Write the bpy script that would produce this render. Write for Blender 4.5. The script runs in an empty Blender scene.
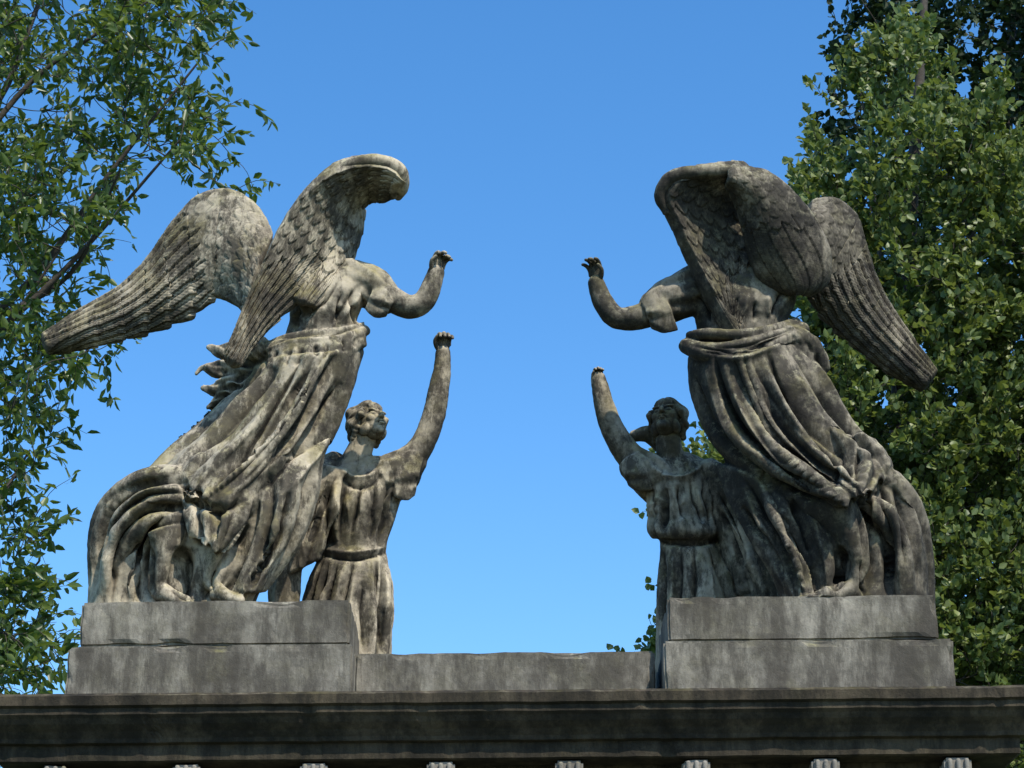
import bpy, bmesh, math, random
import numpy as np
from mathutils import Vector, Matrix, noise as mnoise
random.seed(7); RNG=np.random.default_rng(7)
scene=bpy.context.scene
# ------------------------------------------------------------------ camera
CAM=np.array([0.0,-12.0,1.6]); PITCH=math.radians(20); ROLL=math.radians(-0.5); F=2409.0
fw=np.array([0,math.cos(PITCH),math.sin(PITCH)]); r0=np.array([1.,0,0]); u0=np.array([0,-math.sin(PITCH),math.cos(PITCH)])
rt=r0*math.cos(ROLL)+u0*math.sin(ROLL); up=-r0*math.sin(ROLL)+u0*math.cos(ROLL)
S=0.0053   # metres per survey unit
cd=bpy.data.cameras.new("camera"); cam=bpy.data.objects.new("camera",cd); scene.collection.objects.link(cam)
M=Matrix(((rt[0],up[0],-fw[0],CAM[0]),(rt[1],up[1],-fw[1],CAM[1]),(rt[2],up[2],-fw[2],CAM[2]),(0,0,0,1)))
cam.matrix_world=M; cd.sensor_width=36; cd.lens=36*F/1024; cd.clip_end=3000; cd.clip_start=0.1
scene.camera=cam
def W(u,v,d):
    """survey (elevation drawing units, depth in units) -> world metres"""
    u=np.asarray(u,float); v=np.asarray(v,float); y=np.asarray(d,float)*S
    u,v,y=np.broadcast_arrays(u,v,y)
    ray=fw+rt*((u-512)/F)[...,None]+up*((384-v)/F)[...,None]
    return CAM+ray*((12+y)/ray[...,1])[...,None]
def PR(P):
    q=P-CAM; z=q@fw
    return 512+F*(q@rt)/z, 384-F*(q@up)/z
def zat(v,y,u=512): return float(W(u,v,y/S)[2])
def xat(u,v,y): return float(W(u,v,y/S)[0])
YF=-.75; ZC=zat(688,YF); yp=-.36; zl=zat(642,yp-.03); zu=zat(598,yp)
# ------------------------------------------------------------------ helpers
def spline(P,n):
    P=np.asarray(P,float)
    if len(P)<3:
        t=np.linspace(0,1,n)[:,None]; return P[0]*(1-t)+P[-1]*t
    k=min(3,P.shape[1]); dd=np.linalg.norm(np.diff(P[:,:k],axis=0),axis=1); dd=np.maximum(dd,1e-6)
    t=np.concatenate([[0],np.cumsum(dd)]); m=np.gradient(P,t,axis=0)
    x=np.linspace(0,t[-1],n); i=np.clip(np.searchsorted(t,x,side='right')-1,0,len(P)-2)
    h=(t[i+1]-t[i])[:,None]; s=((x-t[i])[:,None])/h
    return (2*s**3-3*s**2+1)*P[i]+(s**3-2*s**2+s)*h*m[i]+(-2*s**3+3*s**2)*P[i+1]+(s**3-s**2)*h*m[i+1]
class MB:
    def __init__(s): s.v=[]; s.f=[]; s.n=0
    def add(s,v,f):
        v=np.asarray(v,float).reshape(-1,3); s.v.append(v)
        s.f+= [tuple(int(i)+s.n for i in q) for q in f]; s.n+=len(v)
    def mesh(s,name):
        me=bpy.data.meshes.new(name); me.from_pydata(np.concatenate(s.v).tolist(),[],s.f); me.update(); return me
def ringfaces(nr,ns,off=0):
    f=[]
    for i in range(nr-1):
        for j in range(ns):
            k=(j+1)%ns; f.append((off+i*ns+j,off+i*ns+k,off+(i+1)*ns+k,off+(i+1)*ns+j))
    return f
def tube(mb,P,A,B=None,seg=24,side=None,folds=None):
    P=np.asarray(P,float); A=np.asarray(A,float); B=A if B is None else np.asarray(B,float)
    n=len(P); T=np.gradient(P,axis=0); T/=np.linalg.norm(T,axis=1)[:,None]+1e-9
    Y=np.array([0,1.,0]) if side is None else np.asarray(side,float)
    rings=[]
    def ring(p,t,a,b,ph=0):
        s=np.cross(t,Y); l=np.linalg.norm(s)
        if l<0.15: s=np.cross(t,np.array([1.,0,0.2])); l=np.linalg.norm(s)
        s/=l; d=np.cross(s,t); th=np.linspace(0,2*math.pi,seg,endpoint=False)
        m=1.0
        if folds is not None:
            m=1+folds[1]*np.sin(folds[0]*th+ph*folds[2])*0.6+folds[1]*0.4*np.sin(folds[0]*1.7*th+2+ph*folds[2])
        return p+s*(a*np.cos(th)*m)[:,None]+d*(b*np.sin(th)*m)[:,None]
    for k in (80,60,40,20):
        q=math.radians(k); rings.append(ring(P[0]-T[0]*A[0]*math.sin(q)*.85,T[0],A[0]*math.cos(q),B[0]*math.cos(q)))
    for i in range(n): rings.append(ring(P[i],T[i],A[i],B[i],i/n*6.28))
    for k in (20,40,60,80):
        q=math.radians(k); rings.append(ring(P[-1]+T[-1]*A[-1]*math.sin(q)*.85,T[-1],A[-1]*math.cos(q),B[-1]*math.cos(q),6.28))
    V=np.concatenate(rings); nr=len(rings); f=ringfaces(nr,seg)
    f.append(tuple(range(seg))[::-1]); f.append(tuple((nr-1)*seg+j for j in range(seg)))
    mb.add(V,f)
def limb(mb,nodes,n=None,**k):
    N=np.array([list(q)+([q[3]] if len(q)<5 else []) for q in nodes],float)
    n=n or 8*len(nodes); Q=spline(N,n)
    tube(mb,W(Q[:,0],Q[:,1],Q[:,2]),np.abs(Q[:,3])*S,np.abs(Q[:,4])*S,**k)
def ellips(mb,c,r,seg=20):
    th=np.linspace(0,2*math.pi,seg,endpoint=False); ph=np.linspace(-1.45,1.45,seg//2)
    V=[]
    for p in ph: V.append(np.stack([r[0]*np.cos(p)*np.cos(th),r[1]*np.cos(p)*np.sin(th),r[2]*np.sin(p)*np.ones(seg)],1))
    V=np.concatenate(V)+np.asarray(c)
    nr=len(ph); f=ringfaces(nr,seg); f.append(tuple(range(seg))[::-1]); f.append(tuple((nr-1)*seg+j for j in range(seg)))
    mb.add(V,f)
def hbody(mb,secs,folds=None,seg=140,n=90):
    """body lofted from horizontal sections (v,uL,uR,d,b); folds=(count,amp,twist,phase)"""
    Q=np.array(secs,float); vv=Q[:,0]; t=np.linspace(vv[0],vv[-1],n)
    m=np.gradient(Q,vv,axis=0); i=np.clip(np.searchsorted(vv,t,side='right')-1,0,len(vv)-2); h=(vv[i+1]-vv[i])[:,None]; s=((t-vv[i])[:,None])/h
    R=(2*s**3-3*s**2+1)*Q[i]+(s**3-2*s**2+s)*h*m[i]+(-2*s**3+3*s**2)*Q[i+1]+(s**3-s**2)*h*m[i+1]
    th=np.linspace(0,2*math.pi,seg,endpoint=False); V=[]
    for k in range(n):
        v,uL,uR,d,b=R[k]; a=(uR-uL)/2; uc=(uR+uL)/2; off=0
        if folds:
            g=k/(n-1); x=folds[0]*th+folds[2]*g+folds[3]
            env=.55+.45*np.sin(th*3+folds[3]*2+g*2)
            w=(0.75*(1-2*np.abs(np.sin(x/2+0.9*np.sin(th*2+g*2+folds[3])))**.7)+0.35*np.sin(x*1.63+1.3+1.5*np.sin(th+g*3)))*env
            off=folds[1]*w*min(1,g*3+0.25)
        V.append(W(uc+(a+off-(folds[1]*.5 if folds else 0))*np.cos(th),v+0*th,d+(b+off)*np.sin(th)))
    V=np.concatenate(V); f=ringfaces(n,seg); f.append(tuple(range(seg))[::-1]); f.append(tuple((n-1)*seg+j for j in range(seg)))
    mb.add(V,f)
def pleat(x):
    return 1-2*np.abs(np.sin(np.pi*x))**.65
def ribbon(mb,L,T,bulge=0,thick=8,feathers=0,hf=3.0,scales=None,ns=150,nt=70,serr=0,cloth=None,edge=0.35,bp=1.0,lead=.08,hem=0,back=None):
    L=spline(np.array(L,float),ns); T=spline(np.array(T,float),ns)
    s=np.linspace(0,1,ns)[:,None]; t=np.linspace(0,1,nt)[None,:]
    tt=t*np.ones_like(s); ss=s*np.ones_like(t)
    if serr: tt=tt*(1-serr[1]*(ss>0.12)*(ss*serr[0]%1.0)*np.sin(np.pi*ss)**.3)
    P=L[:,None,:]*(1-tt[...,None])+T[:,None,:]*tt[...,None]
    P[...,2]+=bulge*np.sin(np.pi*t)**bp
    if cloth:
        n_,amp,ph=cloth; tw=tt+.07*np.sin(2*np.pi*tt*1.4+ph+1.2*ss)+.03*np.sin(2*np.pi*3.1*tt+ph*2-2*ss)
        fo=amp*(.7*pleat(tw*n_+.25*ss)+.3*np.sin(2*np.pi*n_*.53*tw+ph))*(.35+.65*ss)
        P[...,2]-=fo*np.sin(np.pi*np.clip(tt,.02,.98))**.3
        if hem: P[...,1]+=hem*fo/amp*ss**6
    X=W(P[...,0],P[...,1],P[...,2])
    gs=np.gradient(X,axis=0); gt=np.gradient(X,axis=1); N=np.cross(gs,gt); N/=np.linalg.norm(N,axis=2)[...,None]+1e-9
    if N[...,1].mean()>0: N=-N
    h=np.zeros_like(tt)
    if feathers:
        x=tt*feathers; x=x+0.15*np.sin(ss*9); f=x%1.0
        h=hf*(f**0.7)-hf*0.25*np.exp(-((f-0.45)/0.06)**2)
        h+=0.28*np.sin((ss*70+f*5)*2*np.pi*0.8)
        h*=np.clip(ss*6,0,1)
    if scales:
        smax,rows,cols,hs=scales; ds=smax/rows; lim=smax*(1-0.45*tt)
        for k in range(rows,-1,-1):
            sk=(k+1)*ds; fx=((tt*cols+0.5*(k%2)+.13*np.sin(k*2.1))%1.0)-0.5
            tip=(sk-0.55*ds*(2*np.abs(fx))**2)
            ins=(ss<tip)&(ss>tip-1.7*ds)&(tip<lim+ds)
            val=hs*(1.1-0.75*(tip-ss)/(1.7*ds))+hs*0.2*np.cos(fx*5)-hs*.12*np.exp(-(fx/.06)**2)
            h=np.where(ins,val+.6,h)
    e=np.sin(np.pi*np.clip(t*(.5/lead),0,0.5))*np.sin(np.pi*np.clip((1-t)*(.5/.05),0,0.5)); es=np.sin(np.pi*np.clip(s/0.05,0,.5))*np.sin(np.pi*np.clip((1-s)/0.05,0,.5))
    if cloth: e=np.ones_like(e)
    th=thick*(1-(1-edge)*tt)*0.5*(0.25+0.75*e*es)
    Fr=X+N*((th+h*e*es)*S)[...,None]
    if back is None: Bk=X-N*((th+h*e*es*.8)*S)[...,None]
    else:
        Pb=P.copy(); Pb[...,2]+=back; Bk=W(Pb[...,0],Pb[...,1],Pb[...,2])
    V=np.concatenate([Fr.reshape(-1,3),Bk.reshape(-1,3)]); o=ns*nt; f=[]
    for i in range(ns-1):
        for j in range(nt-1):
            a=i*nt+j; f.append((a,a+1,a+nt+1,a+nt)); f.append((o+a,o+a+nt,o+a+nt+1,o+a+1))
    for i in range(ns-1):
        for j in (0,nt-1):
            a=i*nt+j; q=(a,a+nt,o+a+nt,o+a); f.append(q if j==0 else q[::-1])
    for j in range(nt-1):
        for i in (0,ns-1):
            a=i*nt+j; q=(a,o+a,o+a+1,a+1); f.append(q if i==0 else q[::-1])
    mb.add(V,f)
def remesh(me,voxel,smooth=2,fac=0.5):
    ob=bpy.data.objects.new("tmp",me); scene.collection.objects.link(ob)
    m=ob.modifiers.new("r",'REMESH'); m.mode='VOXEL'; m.voxel_size=voxel; m.use_smooth_shade=True
    if smooth: k=ob.modifiers.new("s",'SMOOTH'); k.iterations=smooth; k.factor=fac
    dg=bpy.context.evaluated_depsgraph_get(); out=bpy.data.meshes.new_from_object(ob.evaluated_get(dg))
    bpy.data.objects.remove(ob); return out
def getv(me):
    a=np.empty(len(me.vertices)*3,np.float32); me.vertices.foreach_get('co',a); b=np.empty_like(a); me.vertices.foreach_get('normal',b)
    return a.reshape(-1,3).astype(float),b.reshape(-1,3).astype(float)
def setv(me,V): me.vertices.foreach_set('co',V.astype(np.float32).ravel()); me.update()
def carve(me,strokes):
    """chisel strokes (polyline, width, height) cut into the stone surface facing the front elevation"""
    V,N=getv(me); u,v=PR(V); view=CAM-V; view/=np.linalg.norm(view,axis=1)[:,None]
    face=np.clip((N*view).sum(1)*2.2+0.15,0,1); D=np.zeros(len(V))
    for st in strokes:
        pts,w,h=st[:3]; p=spline(np.array(pts,float),22)
        lo=p.min(0)-3*w; hi=p.max(0)+3*w; idx=np.where((u>lo[0])&(u<hi[0])&(v>lo[1])&(v<hi[1])&(face>0))[0]
        if len(idx)==0: continue
        q=np.stack([u[idx],v[idx]],1); d2=np.full(len(idx),1e9); tp=np.zeros(len(idx))
        for k in range(len(p)-1):
            a=p[k]; b=p[k+1]; ab=b-a; t=np.clip(((q-a)@ab)/(ab@ab+1e-9),0,1); dd=((q-a-t[:,None]*ab)**2).sum(1)
            m=dd<d2; d2[m]=dd[m]; tp[m]=(k+t[m])/(len(p)-1)
        ta=np.clip(np.minimum(tp*4+.05,(1-tp)*4+.05),0,1)
        D[idx]+=h*np.exp(-(d2/(w*w))**.62)*ta
    D=np.clip(D,-19,12)
    setv(me,V+N*(D*face*S)[:,None])
def foldset(st,Lc,Rc,n,w,h,seed=0,jit=.35,ext=(0,1)):
    """irregular fold strokes flowing between two guide curves"""
    rr=random.Random(seed); L=spline(np.array(Lc,float),24); R=spline(np.array(Rc,float),24)
    for k in range(n):
        for typ in (0,1):
            f=(k+.25+.5*typ+rr.uniform(-jit,jit)*.5)/n; f2=f+rr.uniform(-.5,.5)/n*1.5
            a=int(max(0,rr.uniform(-.25,.3)+ext[0])*23); b_=int(min(1,rr.uniform(.7,1.25)*ext[1])*23)
            if b_-a<6: continue
            idx=np.linspace(a,b_,7).astype(int); g=np.linspace(0,1,7)[:,None]; ff=np.clip(f*(1-g)+f2*g,.02,.98)
            P=L[idx]*(1-ff)+R[idx]*ff; P+=np.array([[rr.uniform(-.9,.9),rr.uniform(-1,1)] for _ in range(7)])
            if typ==0: st.append((P.tolist(),w*rr.uniform(.75,1.3),-h*rr.uniform(.65,1.35)))
            else: st.append((P.tolist(),w*rr.uniform(1.1,1.8),h*.55*rr.uniform(.6,1.3)))
def roughen(me,amp,sc):
    V,N=getv(me)
    D=np.array([mnoise.fractal(Vector(p*sc),0.6,2.0,3) for p in V])
    setv(me,V+N*(D*amp)[:,None])
def smooth_shade(me): me.polygons.foreach_set('use_smooth',[True]*len(me.polygons))
def fixnormals(me):
    bm=bmesh.new(); bm.from_mesh(me); bmesh.ops.recalc_face_normals(bm,faces=bm.faces); bm.to_mesh(me); bm.free()
def empty(name,loc):
    e=bpy.data.objects.new(name,None); e.empty_display_size=.2; e.location=loc; scene.collection.objects.link(e); return e
def obj(name,me,mat,parent=None,smooth=True):
    o=bpy.data.objects.new(name,me); scene.collection.objects.link(o)
    if mat: me.materials.clear(); me.materials.append(mat)
    if smooth: smooth_shade(me)
    if parent: o.parent=parent; o.location=-parent.location
    return o
# ------------------------------------------------------------------ materials
def nt(name):
    m=bpy.data.materials.new(name); m.use_nodes=True; t=m.node_tree; t.nodes.clear(); return m,t
class NB:
    def __init__(s,t): s.t=t
    def n(s,ty,**k):
        x=s.t.nodes.new(ty)
        for a,b in k.items(): setattr(x,a,b)
        return x
    def l(s,a,b): s.t.links.new(a,b)
    def noise(s,co,scale,detail=6,rough=.6):
        x=s.n('ShaderNodeTexNoise'); x.inputs['Scale'].default_value=scale; x.inputs['Detail'].default_value=detail; x.inputs['Roughness'].default_value=rough
        s.l(co,x.inputs['Vector']); return x.outputs['Fac']
    def ramp(s,f,stops):
        x=s.n('ShaderNodeValToRGB'); e=x.color_ramp.elements
        while len(e)<len(stops): e.new(0.5)
        for q,(p,c) in zip(e,stops): q.position=p; q.color=(*c,1)
        s.l(f,x.inputs[0]); return x.outputs[0]
    def mix(s,f,a,b,mode='MIX'):
        x=s.n('ShaderNodeMix',data_type='RGBA',blend_type=mode)
        for val,i in ((f,0),(a,6),(b,7)):
            if hasattr(val,'is_output'): s.l(val,x.inputs[i])
            else: x.inputs[i].default_value=val if i==0 else (*val,1)
        return x.outputs[2]
g=lambda x:(x,x,x)
def stone(name,dark,light,lichen,amount=1.0,bump=.5,thr=(.38,.66),pointy=True,moss=(.19,.17,.06),streak=0.0,soot=0.0,sootthr=(.44,.54)):
    m,t=nt(name); b=NB(t); tc=b.n('ShaderNodeTexCoord').outputs['Object']; geo=b.n('ShaderNodeNewGeometry')
    big=b.noise(tc,2.2,7,.65); mid=b.noise(tc,9,8,.7); fine=b.noise(tc,70,6,.75)
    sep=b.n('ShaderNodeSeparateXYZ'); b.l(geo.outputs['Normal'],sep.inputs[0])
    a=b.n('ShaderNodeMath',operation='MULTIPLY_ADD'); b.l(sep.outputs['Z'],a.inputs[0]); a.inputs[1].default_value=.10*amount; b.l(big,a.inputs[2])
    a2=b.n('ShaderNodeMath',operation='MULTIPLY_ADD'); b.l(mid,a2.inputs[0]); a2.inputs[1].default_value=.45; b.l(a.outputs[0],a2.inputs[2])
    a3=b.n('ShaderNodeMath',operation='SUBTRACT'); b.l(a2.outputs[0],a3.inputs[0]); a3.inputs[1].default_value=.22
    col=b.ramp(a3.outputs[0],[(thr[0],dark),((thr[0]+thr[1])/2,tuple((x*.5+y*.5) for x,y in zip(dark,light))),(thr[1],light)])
    col=b.mix(b.ramp(fine,[(.38,g(.0)),(.75,g(.35))]),col,tuple(x*.5 for x in light))
    if soot:
        mp=b.n('ShaderNodeMapping'); mp.inputs['Scale'].default_value=(2.0,2.0,.8); mp.inputs['Location'].default_value=(3,1,2); b.l(tc,mp.inputs[0]); sn=b.noise(mp.outputs[0],2.6,9,.78)
        col=b.mix(b.ramp(sn,[(sootthr[0],g(soot)),(sootthr[1],g(0))]),col,tuple(x*.9 for x in dark))
    lm=b.noise(tc,14,8,.8); lmask=b.ramp(lm,[(.52,g(0)),(.60,g(.85))])
    upm=b.ramp(sep.outputs['Z'],[(0,g(.12)),(.7,g(1))]); lf=b.mix(1.0,lmask,upm,'MULTIPLY')
    col=b.mix(lf,col,lichen)
    mo=b.noise(tc,5,6,.7); mof=b.mix(1.0,b.ramp(mo,[(.48,g(0)),(.62,g(.75))]),upm,'MULTIPLY'); col=b.mix(mof,col,moss)
    if streak:
        mp=b.n('ShaderNodeMapping'); mp.inputs['Scale'].default_value=(5,5,1.1); b.l(tc,mp.inputs[0]); st=b.noise(mp.outputs[0],1.6,8,.75)
        col=b.mix(b.ramp(st,[(.42,g(streak)),(.56,g(0))]),col,tuple(x*.8 for x in dark))
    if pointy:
        pf=b.ramp(geo.outputs['Pointiness'],[(.44,g(.22)),(.5,g(.92)),(.56,g(1.35))]); col=b.mix(1.0,col,pf,'MULTIPLY')  # creases darkened, ridges lightened: fold shade painted into the colour along with dirt
    bs=b.n('ShaderNodeBsdfPrincipled'); bs.inputs['Roughness'].default_value=.9; bs.inputs['Specular IOR Level'].default_value=.25
    b.l(col,bs.inputs['Base Color'])
    h=b.mix(.5,mid,fine); vo=b.n('ShaderNodeTexVoronoi'); vo.inputs['Scale'].default_value=45; b.l(tc,vo.inputs['Vector'])
    pits=b.ramp(vo.outputs['Distance'],[(.05,g(0)),(.3,g(1))]); h=b.mix(.12,h,pits)
    bp=b.n('ShaderNodeBump'); bp.inputs['Strength'].default_value=bump; bp.inputs['Distance'].default_value=.02; b.l(h,bp.inputs['Height'])
    b.l(bp.outputs[0],bs.inputs['Normal']); o=b.n('ShaderNodeOutputMaterial'); b.l(bs.outputs[0],o.inputs[0]); return m
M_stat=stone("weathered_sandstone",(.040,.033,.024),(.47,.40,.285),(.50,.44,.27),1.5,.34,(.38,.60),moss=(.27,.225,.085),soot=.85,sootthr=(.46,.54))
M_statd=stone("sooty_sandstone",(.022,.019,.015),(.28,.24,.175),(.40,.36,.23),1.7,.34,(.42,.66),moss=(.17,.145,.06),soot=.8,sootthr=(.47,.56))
M_plinth=stone("pedestal_stone",(.075,.065,.05),(.31,.28,.22),(.38,.35,.26),.4,.35,(.34,.60),False,streak=.75,soot=.6,sootthr=(.42,.55))
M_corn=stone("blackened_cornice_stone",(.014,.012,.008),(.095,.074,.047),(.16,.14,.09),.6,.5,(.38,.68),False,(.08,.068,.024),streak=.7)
M_mod=stone("modillion_stone",(.08,.07,.055),(.34,.31,.26),(.3,.28,.22),.5,.4,(.3,.65),False)
def leafmat(name,c1,c2,c3,rough=.4,trans=.35,spec=.5,tc_=(.2,.3,.04)):
    m,t=nt(name); b=NB(t); geo=b.n('ShaderNodeNewGeometry')
    col=b.ramp(geo.outputs['Random Per Island'],[(0,c1),(.55,c2),(1,c3)])
    bs=b.n('ShaderNodeBsdfPrincipled'); bs.inputs['Roughness'].default_value=rough; bs.inputs['Specular IOR Level'].default_value=spec; b.l(col,bs.inputs['Base Color'])
    tr=b.n('ShaderNodeBsdfTranslucent'); tcol=b.mix(.5,col,tc_); b.l(tcol,tr.inputs[0])
    mx=b.n('ShaderNodeMixShader'); mx.inputs[0].default_value=trans; b.l(bs.outputs[0],mx.inputs[1]); b.l(tr.outputs[0],mx.inputs[2])
    o=b.n('ShaderNodeOutputMaterial'); b.l(mx.outputs[0],o.inputs[0]); return m
M_leafL=leafmat("glossy_leaf",(.03,.06,.012),(.07,.12,.024),(.15,.20,.045),.38,.38,.55,(.26,.36,.04))
M_leafR=leafmat("poplar_leaf",(.06,.095,.022),(.13,.175,.045),(.27,.31,.11),.45,.35,.45,(.28,.36,.045))
M_leafD=leafmat("dark_leaf",(.014,.03,.010),(.022,.045,.014),(.04,.07,.02),.6,.2,.3,(.06,.09,.02))
def plain(name,c1,c2,sc,rough=.9,bump=.4):
    m,t=nt(name); b=NB(t); tc=b.n('ShaderNodeTexCoord').outputs['Object']; n=b.noise(tc,sc,8,.7); col=b.ramp(n,[(.35,c1),(.65,c2)])
    bs=b.n('ShaderNodeBsdfPrincipled'); bs.inputs['Roughness'].default_value=rough; b.l(col,bs.inputs['Base Color'])
    bp=b.n('ShaderNodeBump'); bp.inputs['Strength'].default_value=bump; bp.inputs['Distance'].default_value=.03; b.l(n,bp.inputs['Height']); b.l(bp.outputs[0],bs.inputs['Normal'])
    o=b.n('ShaderNodeOutputMaterial'); b.l(bs.outputs[0],o.inputs[0]); return m
M_bark=plain("bark",(.03,.024,.018),(.08,.066,.05),12)
M_grass=plain("grass",(.03,.06,.015),(.07,.11,.03),6)
M_gravel=plain("gravel",(.16,.14,.11),(.3,.27,.22),40)
# ------------------------------------------------------------------ head & hand
def basis(origin,z,y):
    z=np.array(z,float); z/=np.linalg.norm(z); y=np.array(y,float); y-=z*(y@z); y/=np.linalg.norm(y); x=np.cross(y,z)
    m=np.eye(4); m[:3,0]=x; m[:3,1]=y; m[:3,2]=z; m[:3,3]=origin; return m
def head(center,upv,facev,H,seed=1):
    """face looks along facev; local -Y is the face"""
    mat=basis(center,upv,-np.array(facev,float)); mb=MB(); rr=random.Random(seed)
    E=lambda c,r,s=18: ellips(mb,c,r,s)
    E((0,.06,.13),(.315,.39,.36),28); E((0,-.09,-.06),(.255,.27,.38),28); E((0,-.20,-.34),(.14,.14,.11)); E((0,-.27,-.41),(.075,.07,.06))
    for s in(-1,1):
        E((s*.14,-.235,-.11),(.10,.10,.10)); E((s*.115,-.315,.065),(.115,.045,.03)); E((s*.115,-.285,-.01),(.065,.055,.045))
        E((s*.04,-.375,-.135),(.034,.04,.026)); E((s*.20,-.04,-.25),(.09,.16,.13)); E((s*.285,.03,-.04),(.04,.07,.10))
    E((0,-.30,.2),(.18,.07,.12))
    P=np.array([(0,-.315,.09),(0,-.37,.0),(0,-.42,-.09),(0,-.415,-.13)]); tube(mb,spline(P,14),np.linspace(.03,.05,14),seg=14,side=(1,0,0))
    E((0,-.355,-.215),(.085,.035,.020)); E((0,-.345,-.265),(.07,.035,.024))
    E((0,.12,.16),(.345,.40,.375),28); E((0,.47,.06),(.17,.16,.16))
    for s in(-1,1):
        for k in range(9):
            a=k/8; y0=-.27+.06*a; z0=.36-.34*a; x0=s*(.03+.27*math.sin(a*1.5))
            pts=[(x0,y0+.03,z0),(s*(.2+.14*a),-.08+.05*a,.36-.42*a),(s*.34,.14,.28-.38*a),(s*.2,.38,.16-.12*a)]
            pts=[tuple(c+rr.uniform(-.02,.02) for c in p) for p in pts]
            tube(mb,spline(np.array(pts),16),.05+.018*np.sin(np.linspace(0,14,16)+k),seg=10,side=(0,.3,1))
        for k in range(4): E((s*(.27+.03*rr.random()),.05+.07*k,-.14-.04*k),(.07,.07,.07),12)
    mb.v=[v@(mat[:3,:3].T*H)+mat[:3,3] for v in mb.v]
    me=remesh(mb.mesh("head"),H*.0155,1,.5)
    V,N=getv(me); Q=(V-mat[:3,3])@mat[:3,:3]/H
    D=np.zeros(len(V)); fr=(Q[:,1]<-.15)
    for s in(-1,1):
        D-=.020*np.exp(-(((Q[:,0]-s*.055)/.03)**2+((Q[:,2]-.01)/.04)**2))*fr
        D-=.016*np.exp(-(((Q[:,0]-s*.12)/.07)**2+((Q[:,2]+.055)/.016)**2))*fr
        D-=.018*np.exp(-(((Q[:,0]-s*.12)/.07)**2+((Q[:,2]-.033)/.014)**2))*fr
        D-=.014*np.exp(-(((Q[:,0]-s*.1)/.03)**2+((Q[:,2]+.235)/.03)**2))*fr
    D-=.028*np.exp(-((Q[:,0]/.08)**2+((Q[:,2]+.24)/.010)**2))*fr; D-=.02*np.exp(-((Q[:,0]/.07)**2+((Q[:,2]+.315)/.022)**2))*fr
    setv(me,V+N*(D*H)[:,None]); return me
def hand(wrist,upv,palmv,Lh,curl=(.5,.6,.5),thumb=1,spread=.06,seed=0,vox=.018):
    mat=basis(wrist,upv,-np.array(palmv,float)); mb=MB(); rr=random.Random(seed)
    tube(mb,spline(np.array([(0,0,-.25),(0,0,0),(0,0,.12)]),8),np.array([.15]*6+[.16,.17]),np.array([.12]*8),seg=16,side=(0,1,0))
    tube(mb,spline(np.array([(0,.0,.1),(0,.0,.25),(0,.0,.40)]),10),np.linspace(.17,.23,10),np.linspace(.11,.10,10),seg=18,side=(0,1,0))
    lens=[.42,.50,.46,.36]
    for k in range(4):
        x=(-1)*thumb*(-.175+.117*k); d=np.array([spread*(1.5-k)*thumb,0,1.]); p=np.array([x,0,.40]); pts=[p-np.array([0,0,.1]),p]
        a=0; seg=[.44,.31,.25]
        for j in range(3):
            a+=curl[j]*(1+rr.uniform(-.2,.2)); dirv=np.array([d[0],-math.sin(a),math.cos(a)]); p=p+dirv*lens[k]*seg[j]; pts.append(p.copy())
        r=[.064,.063,.059,.055,.046]; Q=spline(np.column_stack([np.array(pts),r]),22); tube(mb,Q[:,:3],Q[:,3],seg=12,side=(1,0,0.01))
    T=np.array([(.12*thumb,-.02,.08,.075),(.23*thumb,-.06,.20,.07),(.29*thumb,-.12,.34,.06),(.25*thumb,-.20,.46,.05)]); Q=spline(T,16); tube(mb,Q[:,:3],Q[:,3],seg=12,side=(0,1,0))
    mb.v=[v@(mat[:3,:3].T*Lh)+mat[:3,3] for v in mb.v]
    return remesh(mb.mesh("hand"),Lh*vox,1,.4)
def wp(u,v,d): return W(u,v,d)
def px(n): return n*S
def finish(mb,strokes,vox=.0072,rough=(.003,11),sm=1,zmin=None):
    me=remesh(mb.mesh("body"),vox,sm,.5)
    if strokes: carve(me,strokes)
    roughen(me,*rough)
    if zmin is not None:
        V,N=getv(me); V[:,2]=np.maximum(V[:,2],zmin); setv(me,V)
    return me
def wingobj(mbs,name,parent,mat):
    me=mbs.mesh(name); fixnormals(me); roughen(me,.003,13); obj(name,me,mat,parent)
# ================================================================== LEFT ANGEL
eA=empty("angel_statue",Vector(W(215,605,0)))
b=MB()
hbody(b,[(256,318,346,10,16),(266,304,362,4,22),(280,292,372,2,30),(300,290,366,0,33),(322,288,358,0,30),(340,282,358,0,29),(362,268,360,0,33)],(9,1.6,2,0))
hbody(b,[(338,286,358,0,28),(352,266,357,0,32),(380,248,350,0,38),(410,222,341,0,44),(440,194,330,0,48),(465,172,322,-2,50),(490,152,315,-2,52),(515,134,309,-2,54),(540,120,300,-2,54),(565,112,284,-2,52),(590,108,264,-2,50),(616,106,254,-2,50)],(9,5,3.0,.5))
limb(b,[(340,268,6,15),(336,250,16,12),(333,238,22,12)])
limb(b,[(350,284,0,21),(372,288,-6,17),(393,300,-10,13.5),(411,307,-12,12),(422,303,-12,11.5),(430,290,-12,10.5),(436,272,-12,8.5)],n=50)
limb(b,[(350,282,0,24),(370,287,-4,21),(382,295,-6,19),(387,299,-8,16)],n=30,folds=(6,.09,1),seg=48)
ribbon(b,[(376,280,-16),(388,286,-20),(396,298,-18)],[(366,308,-18),(374,316,-20),(386,314,-14)],bulge=-6,thick=6,ns=40,nt=34,cloth=(2,3,0),edge=1,back=16)
limb(b,[(318,284,22,18),(318,310,44,13),(326,325,56,12),(342,300,66,10),(346,284,68,8)],n=40)
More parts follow.
